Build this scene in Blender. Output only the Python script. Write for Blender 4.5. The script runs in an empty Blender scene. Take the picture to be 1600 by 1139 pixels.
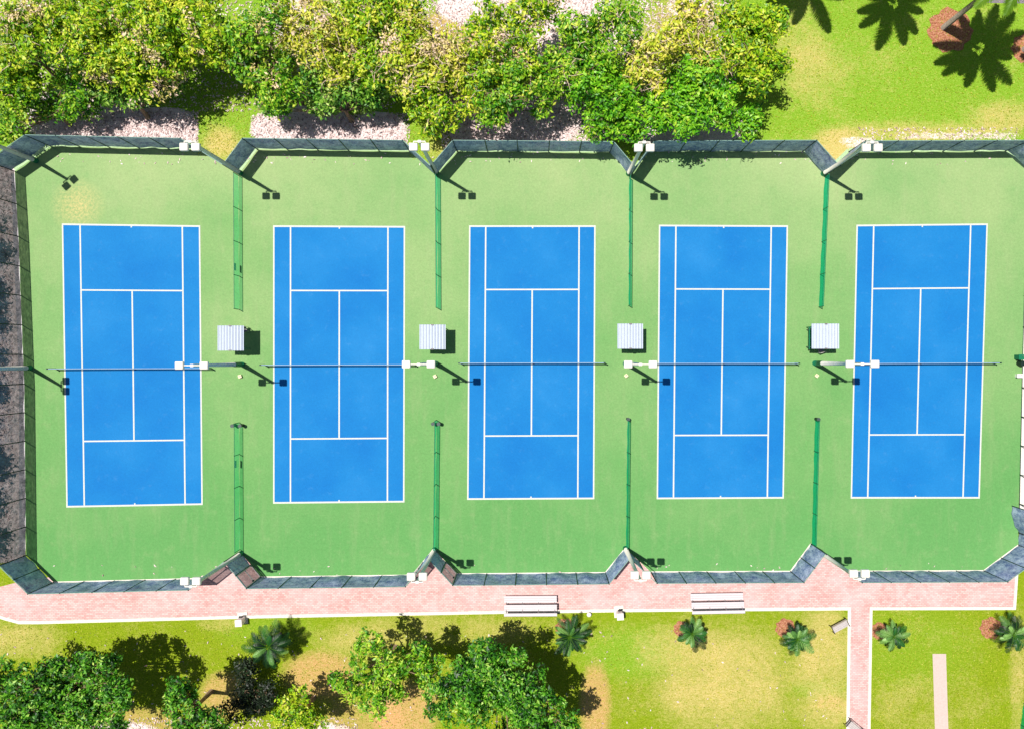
import bpy, math, random
import numpy as np
from mathutils import Vector, Matrix, noise as mnoise
R = math.radians
random.seed(7); RNG = np.random.default_rng(7)
C = bpy.context.scene.collection
sc = bpy.context.scene

# ------------------------------------------------------------------ camera, sky, sun
H = 60.0                      # flying height of the drone, metres
S = 17.9                      # ground scale: photo pixels per metre (1600 px wide photo)
cam = bpy.data.cameras.new("camera"); co = bpy.data.objects.new("camera", cam); C.objects.link(co)
co.location = (0, 0, H); co.rotation_euler = (0, 0, 0)
cam.sensor_width = 36.0; cam.lens = 36.0 * (S * H) / 1600.0
cam.shift_x = -38.0 / 1600.0; cam.shift_y = -9.5 / 1600.0
cam.clip_end = 2000.0; cam.clip_start = 0.5
sc.camera = co
w = bpy.data.worlds.new("World"); sc.world = w; w.use_nodes = True
nt = w.node_tree; nt.nodes.clear()
sky = nt.nodes.new('ShaderNodeTexSky'); sky.sky_type = 'NISHITA'; sky.sun_disc = False
SUNV = Vector((-0.306, 0.182, 1.0)).normalized()
sky.sun_elevation = math.asin(SUNV.z); sky.sun_rotation = R(-59)
bg = nt.nodes.new('ShaderNodeBackground'); bg.inputs[1].default_value = 0.05
wo = nt.nodes.new('ShaderNodeOutputWorld')
nt.links.new(sky.outputs[0], bg.inputs[0]); nt.links.new(bg.outputs[0], wo.inputs[0])
sl = bpy.data.lights.new("sun", 'SUN'); so = bpy.data.objects.new("sun", sl); C.objects.link(so)
sl.energy = 5.0; sl.angle = R(0.5); sl.color = (1.0, 0.955, 0.88)
so.rotation_euler = (-SUNV).to_track_quat('-Z', 'Y').to_euler(); so.location = (-20, 12, 70)
sc.view_settings.view_transform = 'Standard'; sc.view_settings.look = 'None'
sc.view_settings.gamma = 1.0; sc.view_settings.exposure = 0.0
sc.cycles.max_bounces = 6; sc.cycles.diffuse_bounces = 2; sc.cycles.transparent_max_bounces = 12

# ------------------------------------------------------------------ helpers
def G(px, py, z=0.0):                      # place on the ground, surveyed off the photo
    return Vector(((px - 838) / S, (560 - py) / S, z))
def A(px, py, h):                          # place of a point standing h metres up
    k = (H - h) / H
    return Vector(((px - 838) / S * k, (560 - py) / S * k, h))

def lin(c):
    return tuple(((v / 255.0) / 12.92 if v / 255.0 <= 0.04045 else ((v / 255.0 + 0.055) / 1.055) ** 2.4) for v in c)
def col(c): return (c[0], c[1], c[2], 1.0)

class NT:
    def __init__(s, name):
        s.m = bpy.data.materials.new(name); s.m.use_nodes = True
        s.t = s.m.node_tree; s.t.nodes.clear()
        s.out = s.t.nodes.new('ShaderNodeOutputMaterial')
        s.b = s.t.nodes.new('ShaderNodeBsdfPrincipled'); s.t.links.new(s.b.outputs[0], s.out.inputs[0])
        s.tc = s.t.nodes.new('ShaderNodeTexCoord')
    def n(s, k): return s.t.nodes.new(k)
    def l(s, a, b): s.t.links.new(a, b)
    def noise(s, scale, detail=4, rough=0.6, vec=None, scl=None, coord='Object'):
        n = s.n('ShaderNodeTexNoise'); n.inputs['Scale'].default_value = scale
        n.inputs['Detail'].default_value = detail; n.inputs['Roughness'].default_value = rough
        src = vec if vec is not None else s.tc.outputs[coord]
        if scl:
            mp = s.n('ShaderNodeMapping'); mp.inputs['Scale'].default_value = scl; s.l(src, mp.inputs[0]); src = mp.outputs[0]
        s.l(src, n.inputs['Vector']); return n.outputs['Fac']
    def ramp(s, fac, stops):
        r = s.n('ShaderNodeValToRGB'); e = r.color_ramp.elements
        e[0].position, e[0].color = stops[0][0], col(stops[0][1])
        e[1].position, e[1].color = stops[-1][0], col(stops[-1][1])
        for p, c in stops[1:-1]:
            x = e.new(p); x.color = col(c)
        s.l(fac, r.inputs[0]); return r.outputs[0]
    def mapr(s, fac, a, b, c=0.0, d=1.0):
        m = s.n('ShaderNodeMapRange'); m.inputs[1].default_value = a; m.inputs[2].default_value = b
        m.inputs[3].default_value = c; m.inputs[4].default_value = d; s.l(fac, m.inputs[0]); return m.outputs[0]
    def mix(s, fac, a, b, mode='MIX'):
        m = s.n('ShaderNodeMix'); m.data_type = 'RGBA'; m.blend_type = mode
        for v, i in ((fac, 0), (a, 6), (b, 7)):
            if isinstance(v, (int, float)): m.inputs[i].default_value = v
            elif isinstance(v, tuple): m.inputs[i].default_value = col(v)
            else: s.l(v, m.inputs[i])
        return m.outputs[2]
    def math(s, op, a, b=0.0):
        m = s.n('ShaderNodeMath'); m.operation = op
        for v, i in ((a, 0), (b, 1)):
            if isinstance(v, (int, float)): m.inputs[i].default_value = v
            else: s.l(v, m.inputs[i])
        return m.outputs[0]
    def bump(s, h, strength=0.3, dist=0.05):
        b = s.n('ShaderNodeBump'); b.inputs['Strength'].default_value = strength; b.inputs['Distance'].default_value = dist
        s.l(h, b.inputs['Height']); s.l(b.outputs[0], s.b.inputs['Normal'])
    def base(s, c, rough=0.8, spec=0.2, metal=0.0):
        if isinstance(c, tuple): s.b.inputs['Base Color'].default_value = col(c)
        else: s.l(c, s.b.inputs['Base Color'])
        s.b.inputs['Roughness'].default_value = rough; s.b.inputs['Specular IOR Level'].default_value = spec
        s.b.inputs['Metallic'].default_value = metal
        return s
    def alpha(s, a):
        t = s.n('ShaderNodeBsdfTransparent'); m = s.n('ShaderNodeMixShader')
        if isinstance(a, (int, float)): m.inputs[0].default_value = a
        else: s.l(a, m.inputs[0])
        s.l(t.outputs[0], m.inputs[1]); s.l(s.b.outputs[0], m.inputs[2]); s.l(m.outputs[0], s.out.inputs[0]); return s

def mesh(name, verts, faces, mat, parent=None, smooth=False, loc=None):
    me = bpy.data.meshes.new(name); me.from_pydata([tuple(v) for v in verts], [], faces); me.update()
    if smooth: me.polygons.foreach_set('use_smooth', [True] * len(me.polygons))
    me.materials.append(mat)
    o = bpy.data.objects.new(name, me); C.objects.link(o)
    if parent: o.parent = parent
    if loc is not None: o.location = loc
    return o
def tag(o, label=None, cat=None, group=None, kind=None):
    if label: o['label'] = label
    if cat: o['category'] = cat
    if group: o['group'] = group
    if kind: o['kind'] = kind
    return o
def thing(name, label, cat, loc=(0, 0, 0), rz=0.0, group=None):
    o = bpy.data.objects.new(name, None); C.objects.link(o); o.empty_display_size = 0.3
    o.location = loc; o.rotation_euler = (0, 0, rz); return tag(o, label, cat, group)
def copy_tree(o, parent=None, **kw):
    c = o.copy(); C.objects.link(c)
    if parent: c.parent = parent
    for ch in list(o.children): copy_tree(ch, c)
    for k, v in kw.items(): c[k] = v
    return c

class MB:
    def __init__(s): s.v = []; s.f = []
    def box(s, c, size, rz=0.0, tilt=0.0, bevel=0.0):
        hx, hy, hz = size[0] / 2, size[1] / 2, size[2] / 2
        M = Matrix.Translation(c) @ Matrix.Rotation(rz, 4, 'Z') @ Matrix.Rotation(tilt, 4, 'X')
        n = len(s.v)
        if bevel > 0:
            b = bevel; prof = [(-hx + b, -hy), (hx - b, -hy), (hx, -hy + b), (hx, hy - b), (hx - b, hy), (-hx + b, hy), (-hx, hy - b), (-hx, -hy + b)]
            ins = [(x * (1 - b / hx), y * (1 - b / hy)) for x, y in prof]
            rings = [(prof, -hz), (prof, hz - b), (ins, hz)]
            for pr, z in rings:
                for x, y in pr: s.v.append(M @ Vector((x, y, z)))
            for k in range(2):
                for i in range(8):
                    j = (i + 1) % 8; s.f.append((n + k * 8 + i, n + k * 8 + j, n + k * 8 + 8 + j, n + k * 8 + 8 + i))
            s.f.append(tuple(n + 16 + i for i in range(8))); s.f.append(tuple(n + i for i in reversed(range(8))))
        else:
            for z in (-hz, hz):
                for x, y in ((-hx, -hy), (hx, -hy), (hx, hy), (-hx, hy)): s.v.append(M @ Vector((x, y, z)))
            s.f += [(n, n + 3, n + 2, n + 1), (n + 4, n + 5, n + 6, n + 7), (n, n + 1, n + 5, n + 4), (n + 1, n + 2, n + 6, n + 5), (n + 2, n + 3, n + 7, n + 6), (n + 3, n, n + 4, n + 7)]
        return s
    def tube(s, pts, rad, seg=8, cap=True):
        pts = [Vector(p) for p in pts]
        if not isinstance(rad, (list, tuple)): rad = [rad] * len(pts)
        n0 = len(s.v)
        for i, p in enumerate(pts):
            d = (pts[min(i + 1, len(pts) - 1)] - pts[max(i - 1, 0)]).normalized()
            up = Vector((0, 0, 1)) if abs(d.z) < 0.9 else Vector((1, 0, 0))
            a = d.cross(up).normalized(); b = d.cross(a)
            for k in range(seg):
                t = 2 * math.pi * k / seg; s.v.append(p + (a * math.cos(t) + b * math.sin(t)) * rad[i])
        for i in range(len(pts) - 1):
            for k in range(seg):
                j = (k + 1) % seg; q = n0 + i * seg
                s.f.append((q + k, q + j, q + seg + j, q + seg + k))
        if cap:
            s.f.append(tuple(n0 + k for k in range(seg))); q = n0 + (len(pts) - 1) * seg; s.f.append(tuple(q + k for k in reversed(range(seg))))
        return s
    def build(s, name, mat, parent=None, smooth=False): return mesh(name, s.v, s.f, mat, parent, smooth)

def strip(name, pts, width, z0, z1, mat, kind=None, parent=None, closed=False):
    """raised ribbon (kerb, border) along a ground polyline"""
    v = []; f = []; n = len(pts)
    for i, p in enumerate(pts):
        a = pts[i - 1] if (i > 0 or closed) else p; b = pts[(i + 1) % n] if (i < n - 1 or closed) else p
        d1 = (p - a).normalized() if (p - a).length > 0 else (b - p).normalized()
        d2 = (b - p).normalized() if (b - p).length > 0 else d1
        t = (d1 + d2).normalized(); m = Vector((-t.y, t.x, 0)); k = 1 / max(0.4, m.dot(Vector((-d1.y, d1.x, 0))))
        for sgn in (-1, 1):
            q = p + m * (sgn * width / 2 * k); v.append((q.x, q.y, z0)); v.append((q.x, q.y, z1))
    m_ = n if closed else n - 1
    for i in range(m_):
        a = i * 4; b = ((i + 1) % n) * 4
        f += [(a + 1, b + 1, b + 3, a + 3), (a, b, b + 1, a + 1), (a + 2, a + 3, b + 3, b + 2)]
    if not closed: f += [(0, 1, 3, 2), (n * 4 - 4, n * 4 - 2, n * 4 - 1, n * 4 - 3)]
    o = mesh(name, v, f, mat, parent)
    if kind: o['kind'] = kind
    return o
def poly(name, pts, z, mat, kind=None, parent=None, thick=0.0):
    import bmesh
    bm = bmesh.new(); vs = [bm.verts.new((p.x, p.y, z)) for p in pts]; fa = bm.faces.new(vs)
    if fa.normal.z < 0: fa.normal_flip()
    bm.normal_update()
    if fa.normal.z < 0: fa.normal_flip()
    bmesh.ops.triangulate(bm, faces=bm.faces[:])
    me = bpy.data.meshes.new(name); bm.to_mesh(me); bm.free(); me.materials.append(mat)
    o = bpy.data.objects.new(name, me); C.objects.link(o)
    if parent: o.parent = parent
    if kind: o['kind'] = kind
    return o

# ------------------------------------------------------------------ materials
def m_ground():
    s = NT('lawn_and_soil')
    at = s.n('ShaderNodeAttribute'); at.attribute_name = 'zone'
    sp = s.n('ShaderNodeSeparateColor'); s.l(at.outputs['Color'], sp.inputs[0])
    dry, soil, north = sp.outputs[0], sp.outputs[1], sp.outputs[2]; lit = at.outputs['Alpha']
    n1 = s.noise(0.35, 6, 0.65); n2 = s.noise(2.2, 5, 0.7); n3 = s.noise(9.0, 4, 0.8); n4 = s.noise(26.0, 3, 0.8)
    n5 = s.noise(3.6, 5, 0.75, scl=(1, 2.0, 1)); fine = s.math('ADD', s.math('ADD', s.math('MULTIPLY', n3, 0.4), s.math('MULTIPLY', n4, 0.3)), s.math('MULTIPLY', n5, 0.3))
    ga = s.ramp(fine, [(0.36, lin((88, 116, 12))), (0.5, lin((132, 156, 26))), (0.64, lin((180, 182, 62)))])
    gb = s.ramp(fine, [(0.36, lin((90, 138, 16))), (0.5, lin((130, 172, 44))), (0.64, lin((184, 204, 98)))])
    g = s.mix(north, ga, gb)
    # mottling green <-> straw
    d1 = s.math('ADD', dry, s.math('MULTIPLY', s.math('SUBTRACT', n1, 0.5), 0.9))
    d1 = s.math('ADD', d1, s.math('MULTIPLY', s.math('SUBTRACT', n2, 0.5), 0.9))
    d1 = s.math('ADD', d1, s.math('MULTIPLY', s.math('SUBTRACT', n3, 0.5), 0.7))
    straw = s.ramp(fine, [(0.36, lin((164, 146, 70))), (0.5, lin((202, 184, 108))), (0.64, lin((232, 216, 164)))])
    g = s.mix(s.mapr(d1, 0.25, 0.95), g, straw)
    s1 = s.math('ADD', soil, s.math('MULTIPLY', s.math('SUBTRACT', n2, 0.5), 0.8))
    s1 = s.math('ADD', s1, s.math('MULTIPLY', s.math('SUBTRACT', n3, 0.5), 0.8))
    so_ = s.ramp(fine, [(0.34, lin((160, 100, 44))), (0.52, lin((214, 172, 116))), (0.68, lin((238, 208, 168)))])
    g = s.mix(s.mapr(s1, 0.35, 1.2), g, so_)
    l1 = s.math('ADD', lit, s.math('MULTIPLY', s.math('SUBTRACT', n2, 0.5), 0.7))
    l1 = s.math('ADD', l1, s.math('MULTIPLY', s.math('SUBTRACT', n3, 0.5), 0.5))
    li = s.ramp(s.math('ADD', s.math('MULTIPLY', n3, 0.7), s.math('MULTIPLY', n4, 0.3)), [(0.36, lin((150, 120, 120))), (0.44, lin((226, 204, 202))), (0.6, lin((252, 240, 238)))])
    g = s.mix(s.mapr(l1, 0.42, 0.6), g, li)
    s.base(g, 0.95, 0.05); s.bump(fine, 0.5, 0.1)
    return s.m
def m_court_green():
    s = NT('green_acrylic')
    n1 = s.noise(0.09, 5, 0.55); n2 = s.noise(0.8, 5, 0.7); n3 = s.noise(22, 3, 0.8); n4 = s.noise(5, 4, 0.7)
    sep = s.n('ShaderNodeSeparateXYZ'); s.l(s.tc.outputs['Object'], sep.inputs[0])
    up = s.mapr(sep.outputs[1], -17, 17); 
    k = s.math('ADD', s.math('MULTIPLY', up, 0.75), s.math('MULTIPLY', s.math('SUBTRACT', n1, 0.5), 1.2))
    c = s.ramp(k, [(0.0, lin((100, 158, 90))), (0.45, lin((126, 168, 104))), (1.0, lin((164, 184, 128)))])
    c = s.mix(s.mapr(n2, 0.55, 0.85, 0, 0.3), c, lin((172, 184, 136)))
    c = s.mix(s.mapr(n2, 0.45, 0.2, 0, 0.35), c, lin((94, 156, 88)))
    vm = s.n('ShaderNodeVectorMath'); vm.operation = 'DISTANCE'; s.l(s.tc.outputs['Object'], vm.inputs[0]); vm.inputs[1].default_value = tuple(G(122, 322))
    c = s.mix(s.math('MULTIPLY', s.mapr(vm.outputs['Value'], 2.6, 0.2), s.mapr(n4, 0.35, 0.7)), c, lin((214, 190, 130)))
    n6 = s.noise(0.5, 5, .65, scl=(2.2, .35, 1)); c = s.mix(s.mapr(n6, .5, .8, 0, .2), c, lin((176, 176, 138)))
    c = s.mix(0.5, c, s.ramp(n3, [(0.3, (0.36, 0.36, 0.36)), (0.7, (0.68, 0.68, 0.68))]), 'OVERLAY')
    c = s.mix(0.22, c, s.ramp(n4, [(0.3, (0.3, 0.3, 0.3)), (0.7, (0.7, 0.7, 0.7))]), 'OVERLAY')
    s.base(c, 0.85, 0.15); s.bump(n3, 0.2, 0.01); return s.m
def m_court_blue():
    s = NT('blue_acrylic')
    P = s.n('ShaderNodeNewGeometry').outputs['Position']
    n2 = s.noise(0.16, 4, 0.55, vec=P); n3 = s.noise(22, 3, 0.8, vec=P); n4 = s.noise(1.3, 4, 0.75, vec=P); n5 = s.noise(6, 4, .8, vec=P)
    c = s.ramp(n2, [(0.32, lin((22, 116, 190))), (0.52, lin((28, 124, 194))), (0.74, lin((42, 132, 200)))])
    c = s.mix(s.mapr(n4, 0.58, 0.78, 0, 0.22), c, lin((98, 152, 206)))
    c = s.mix(0.25, c, s.ramp(n5, [(0.3, (0.36, 0.36, 0.36)), (0.7, (0.64, 0.64, 0.64))]), 'OVERLAY')
    c = s.mix(0.5, c, s.ramp(n3, [(0.3, (0.38, 0.38, 0.38)), (0.7, (0.64, 0.64, 0.64))]), 'OVERLAY')
    s.base(c, 0.8, 0.15); s.bump(n3, 0.2, 0.01); return s.m
def m_line():
    s = NT('white_line_paint'); n = s.noise(12, 4, 0.75); s.base(s.ramp(n, [(0.3, (0.56, 0.58, 0.54)), (0.6, (0.72, 0.73, 0.67))]), 0.7, 0.2); return s.m
def m_brick():
    s = NT('pink_brick_paving')
    b = s.n('ShaderNodeTexBrick'); b.inputs['Scale'].default_value = 1.0
    b.inputs['Brick Width'].default_value = 0.3; b.inputs['Row Height'].default_value = 0.15; b.inputs['Mortar Size'].default_value = 0.013
    b.inputs['Color1'].default_value = col(lin((240, 200, 194))); b.inputs['Color2'].default_value = col(lin((214, 164, 160))); b.inputs['Mortar'].default_value = col(lin((170, 136, 132)))
    s.l(s.tc.outputs['Object'], b.inputs['Vector'])
    n = s.noise(0.5, 5, 0.6); n2 = s.noise(7, 4, 0.8)
    c = s.mix(s.mapr(n, 0.4, 0.7, 0, 0.55), b.outputs[0], lin((230, 206, 206)))
    c = s.mix(s.mapr(n2, 0.5, 0.75, 0, 0.35), c, lin((206, 142, 132)))
    n5 = s.noise(1.6, 5, 0.7); c = s.mix(s.mapr(n5, 0.55, 0.72, 0, 0.3), c, lin((160, 136, 134)))
    s.base(c, 0.85, 0.1); s.bump(b.outputs['Fac'], -0.3, 0.01); return s.m
def m_conc(name='pale_concrete', a=(232, 226, 216), b=(196, 188, 178)):
    s = NT(name); n = s.noise(6, 5, 0.75); s.base(s.ramp(n, [(0.3, lin(b)), (0.65, lin(a))]), 0.85, 0.1); s.bump(n, 0.3, 0.02); return s.m
def m_screen(name, a, b, op, lo=None):
    s = NT(name); n = s.noise(1.4, 5, 0.75); n2 = s.noise(9, 4, 0.8, scl=(1, 1, 0.35))
    c = s.ramp(s.math('ADD', s.math('MULTIPLY', n, 0.6), s.math('MULTIPLY', n2, 0.4)), [(0.4, lin(a)), (0.6, lin(b))])
    s.base(c, 0.6, 0.15); s.bump(n2, 0.4, 0.05)
    s.alpha(s.mapr(s.noise(2.2, 4, 0.8), 0.3, 0.7, (lo if lo is not None else op - 0.12), op)); return s.m
def m_plain(name, c, rough=0.5, spec=0.3, metal=0.0, var=0.15, scale=5):
    s = NT(name); n = s.noise(scale, 4, 0.7); d = lin(c)
    s.base(s.ramp(n, [(0.3, tuple(v * (1 - var) for v in d)), (0.7, tuple(min(1, v * (1 + var)) for v in d))]), rough, spec, metal); return s.m
def m_leaf(name, stops, sc1=0.5, trans=0.25):
    s = NT(name)
    at = s.n('ShaderNodeAttribute'); at.attribute_name = 'tone'
    n = s.noise(sc1, 4, 0.65)
    k = s.math('ADD', s.math('MULTIPLY', n, 0.5), s.math('MULTIPLY', at.outputs['Fac'], 0.5))
    c = s.ramp(k, stops); s.base(c, 0.45, 0.4)
    tr = s.n('ShaderNodeBsdfTranslucent'); s.l(c, tr.inputs[0]); mx = s.n('ShaderNodeMixShader'); mx.inputs[0].default_value = trans
    s.l(s.b.outputs[0], mx.inputs[1]); s.l(tr.outputs[0], mx.inputs[2]); s.l(mx.outputs[0], s.out.inputs[0]); return s.m
def m_tint(name, a, tint, op):
    s = NT(name); n = s.noise(2.0, 4, 0.7); c = s.ramp(n, [(0.35, lin(a)), (0.65, tuple(min(1, v * 1.25) for v in lin(a)))])
    s.base(c, 0.7, 0.15)
    tl = s.n('ShaderNodeBsdfTranslucent'); s.l(c, tl.inputs[0]); m1 = s.n('ShaderNodeMixShader'); m1.inputs[0].default_value = .5
    s.l(s.b.outputs[0], m1.inputs[1]); s.l(tl.outputs[0], m1.inputs[2])
    t = s.n('ShaderNodeBsdfTransparent'); t.inputs[0].default_value = col(tint); m = s.n('ShaderNodeMixShader'); m.inputs[0].default_value = op
    s.l(t.outputs[0], m.inputs[1]); s.l(m1.outputs[0], m.inputs[2]); s.l(m.outputs[0], s.out.inputs[0]); return s.m
def m_net():
    s = NT('net_cord'); s.base(lin((22, 30, 40)), 0.8, 0.1); s.alpha(0.62); return s.m

M = dict(
    ground=m_ground(), green=m_court_green(), blue=m_court_blue(), line=m_line(), brick=m_brick(), conc=m_conc(),
    kerb=m_conc('white_edging', (250, 244, 232), (214, 206, 196)), grey=m_conc('grey_asphalt', (150, 142, 150), (112, 106, 116)),
    screen=m_screen('slate_windscreen', (88, 108, 168), (204, 214, 246), 0.99, 0.96),
    screen_thin=m_screen('sheer_dark_windscreen', (40, 52, 70), (120, 132, 154), 0.97, 0.7),
    gate_screen=m_screen('sheer_gate_screen', (58, 60, 84), (104, 104, 130), 0.82, 0.6),
    divmesh=m_tint('green_divider_mesh', (40, 246, 190), (.3, .92, .86), 0.28),
    divmesh_thin=m_tint('thin_green_divider_mesh', (80, 246, 170), (.55, .93, .82), 0.2),
    post=m_plain('dark_green_post', (38, 66, 58), 0.5), gpost=m_plain('green_post', (28, 112, 82), 0.5), rail=m_plain('pale_teal_rail', (132, 166, 158), 0.5),
    gatem=m_plain('galvanised_frame', (196, 188, 186), 0.45), pole=m_plain('white_concrete_pole', (232, 226, 214), 0.7), polebase=m_plain('green_painted_pole_base', (24, 118, 84), 0.5),
    lamp=m_plain('cream_lamp_housing', (240, 234, 226), 0.45), glass=m_plain('lamp_glass', (90, 96, 100), 0.1, 0.6),
    roof=m_plain('white_corrugated_roof', (194, 204, 220), 0.5, 0.3, 0, 0.05, 3), bin=m_plain('dark_bin_plastic', (26, 44, 40), 0.5), binrim=m_plain('bin_rim', (70, 84, 82), 0.5),
    bench=m_plain('green_bench_slats', (20, 130, 94), 0.5), alu=m_plain('bleached_aluminium', (222, 212, 216), 0.4, 0.4, 0.0, 0.05), steel=m_plain('dull_steel_frame', (128, 122, 124), 0.5),
    white=m_plain('white_painted_box', (240, 236, 230), 0.5), cream=m_plain('cream_box', (236, 226, 186), 0.6), tape=m_plain('white_net_tape', (150, 178, 206), 0.6), net=m_net(),
    mulch=None, twig=m_plain('pale_twigs', (236, 208, 184), 0.8, 0.1, 0, .2), verge=m_conc('pale_green_slab_edge', (196, 222, 176), (150, 184, 134)), bark=m_plain('grey_brown_bark', (150, 128, 104), 0.9, 0.1, 0, 0.35, 4), pbark=m_plain('palm_trunk_bark', (150, 138, 126), 0.9, 0.1, 0, 0.35, 6), dark=m_plain('black_metal', (34, 30, 34), 0.5),
)
def m_mulch():
    s = NT('red_brown_mulch'); n = s.noise(7, 5, 0.8); n2 = s.noise(1.2, 3)
    s.base(s.ramp(n, [(0.32, lin((96, 56, 40))), (0.5, lin((178, 116, 88))), (0.68, lin((214, 172, 142)))]), 0.95, 0.05); s.bump(n, 0.8, 0.05); return s.m
M['mulch'] = m_mulch()
LEAF = {
    'lime':  m_leaf('lime_leaves', [(0.28, lin((26, 76, 6))), (0.42, lin((108, 172, 16))), (0.56, lin((190, 218, 32))), (0.74, lin((240, 232, 90)))], trans=.18),
    'bright': m_leaf('bright_green_leaves', [(0.26, lin((24, 76, 8))), (0.42, lin((86, 168, 20))), (0.6, lin((146, 210, 36))), (0.78, lin((214, 232, 80)))], trans=.16),
    'mid':   m_leaf('mid_green_leaves', [(0.26, lin((22, 74, 12))), (0.42, lin((76, 150, 20))), (0.57, lin((150, 202, 36))), (0.75, lin((228, 230, 90)))], trans=.16),
    'garden': m_leaf('garden_tree_leaves', [(0.3, lin((14, 50, 8))), (0.45, lin((46, 114, 16))), (0.6, lin((104, 176, 32))), (0.78, lin((206, 232, 110)))], trans=.12),
    'deep':  m_leaf('deep_green_leaves', [(0.25, lin((26, 76, 20))), (0.42, lin((78, 146, 36))), (0.58, lin((148, 196, 64))), (0.76, lin((214, 226, 130)))], trans=.14),
    'straw': m_leaf('yellowing_leaves', [(0.25, lin((84, 116, 16))), (0.4, lin((160, 194, 34))), (0.56, lin((226, 226, 70))), (0.76, lin((246, 218, 150)))], trans=.16),
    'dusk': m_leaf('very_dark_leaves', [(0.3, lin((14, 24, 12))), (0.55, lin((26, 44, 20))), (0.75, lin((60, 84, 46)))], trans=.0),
    'palm':  m_leaf('palm_leaflets', [(0.3, lin((14, 48, 22))), (0.55, lin((44, 108, 42))), (0.8, lin((150, 196, 104)))], trans=.1),
    'palmy': m_leaf('pale_palm_leaflets', [(0.25, lin((80, 126, 30))), (0.5, lin((140, 178, 44))), (0.75, lin((214, 226, 110)))]),
    'dryleaf': m_leaf('dry_tan_leaves', [(0.25, lin((158, 150, 60))), (0.42, lin((226, 214, 120))), (0.58, lin((246, 216, 180))), (0.76, lin((248, 214, 220)))], trans=.1),
    'litter': m_leaf('fallen_leaves', [(0.3, lin((150, 122, 120))), (0.5, lin((226, 200, 196))), (0.75, lin((250, 236, 234)))], 1.2, 0.0),
    'grass': m_leaf('grass_blades', [(0.3, lin((140, 160, 24))), (0.5, lin((176, 186, 40))), (0.72, lin((232, 224, 96)))], 0.6, 0.3),
}

# ------------------------------------------------------------------ ground sheet
def smooth(x): x = np.clip(x, 0, 1); return x * x * (3 - 2 * x)
def build_ground():
    xs = np.concatenate([[-600, -200, -90], np.arange(-52, 48.01, 0.4), [90, 200, 600]])
    ys = np.concatenate([[-600, -200, -80], np.arange(-38, 36.01, 0.4), [80, 200, 600]])
    X, Y = np.meshgrid(xs, ys); PX = X * S + 838; PY = 560 - Y * S
    def ell(cx, cy, rx, ry, soft=0.6):
        d = np.sqrt(((PX - cx) / rx) ** 2 + ((PY - cy) / ry) ** 2); return smooth((1 + soft - d) / (2 * soft))
    dry = np.full(X.shape, 0.22); soil = np.zeros(X.shape); lit = np.zeros(X.shape)
    north = smooth((520 - PY) / 60.0)
    north = np.maximum(north, .8 * ell(985, 1020, 80, 40)); north = np.maximum(north, .5 * ell(420, 985, 70, 25)); north = np.maximum(north, .45 * ell(1420, 1010, 100, 60)); north = np.maximum(north, .6 * ell(1280, 1075, 40, 14))
    for a in ((1130, 1060, 110, 75, .6), (1290, 1010, 40, 70, .55), (1290, 1110, 40, 30, .5), (1040, 1000, 60, 30, .15), (700, 985, 160, 26, .3), (40, 1000, 60, 25, .45),
              (1430, 1100, 90, 40, .25), (340, 975, 30, 14, .3), (1250, 60, 40, 60, .28), (1420, 208, 130, 16, .5), (1570, 185, 50, 26, .45), (1300, 235, 40, 25, .8), (1270, 120, 50, 50, .3),
              (345, 225, 30, 25, .7), (690, 230, 22, 20, .4), (560, 1010, 60, 30, .3), (1590, 1050, 12, 90, .4), (1360, 90, 60, 30, .15)):
        dry += a[4] * ell(*a[:4])
    for a in ((930, 1100, 26, 70, 1), (500, 1055, 62, 40, 1), (640, 1110, 50, 50, 1), (350, 1085, 40, 40, .9), (210, 1130, 80, 30, .8), (560, 1120, 60, 30, .8), (1300, 1098, 30, 15, .5),
              (1060, 50, 60, 60, .7), (695, 60, 50, 50, .9), (480, 80, 50, 60, .6), (780, 60, 50, 40, .6)):
        soil += a[4] * ell(*a[:4], 0.4)
    for a in ((250, 200, 68, 32, 1), (130, 185, 90, 50, 1), (475, 200, 88, 34, 1), (590, 205, 48, 30, 1), (800, 190, 110, 50, 1), (1060, 195, 130, 36, .8), (890, 50, 110, 60, .8),
              (30, 10, 50, 40, .8), (740, 10, 60, 30, .9), (1080, 10, 40, 20, .7), (460, 30, 60, 40, .6), (1500, 213, 120, 9, .5), (1340, 222, 34, 12, .55), (500, 1150, 60, 26, .6), (180, 1160, 90, 36, .8)):
        lit = np.maximum(lit, a[4] * ell(*a[:4], 0.3))
    lit = np.maximum(lit, smooth((44 - PX) / 10.0) * smooth((PY - 255) / 8) * smooth((885 - PY) / 10) * 0.85)
    lit *= 1 - ell(348, 165, 42, 70, 0.35); lit *= 1 - ell(668, 205, 30, 60, 0.35)
    lit[PX > 1660] = 0
    V = np.stack([X.ravel(), Y.ravel(), np.zeros(X.size)], 1)
    ny, nx = X.shape; idx = np.arange(nx * ny).reshape(ny, nx)
    F = np.stack([idx[:-1, :-1].ravel(), idx[:-1, 1:].ravel(), idx[1:, 1:].ravel(), idx[1:, :-1].ravel()], 1)
    o = fast_mesh('ground', V, F, M['ground'])
    a = o.data.color_attributes.new('zone', 'FLOAT_COLOR', 'POINT')
    D = np.stack([dry.ravel(), soil.ravel(), north.ravel(), lit.ravel()], 1).astype(np.float32); a.data.foreach_set('color', D.ravel())
    o['kind'] = 'structure'
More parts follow.
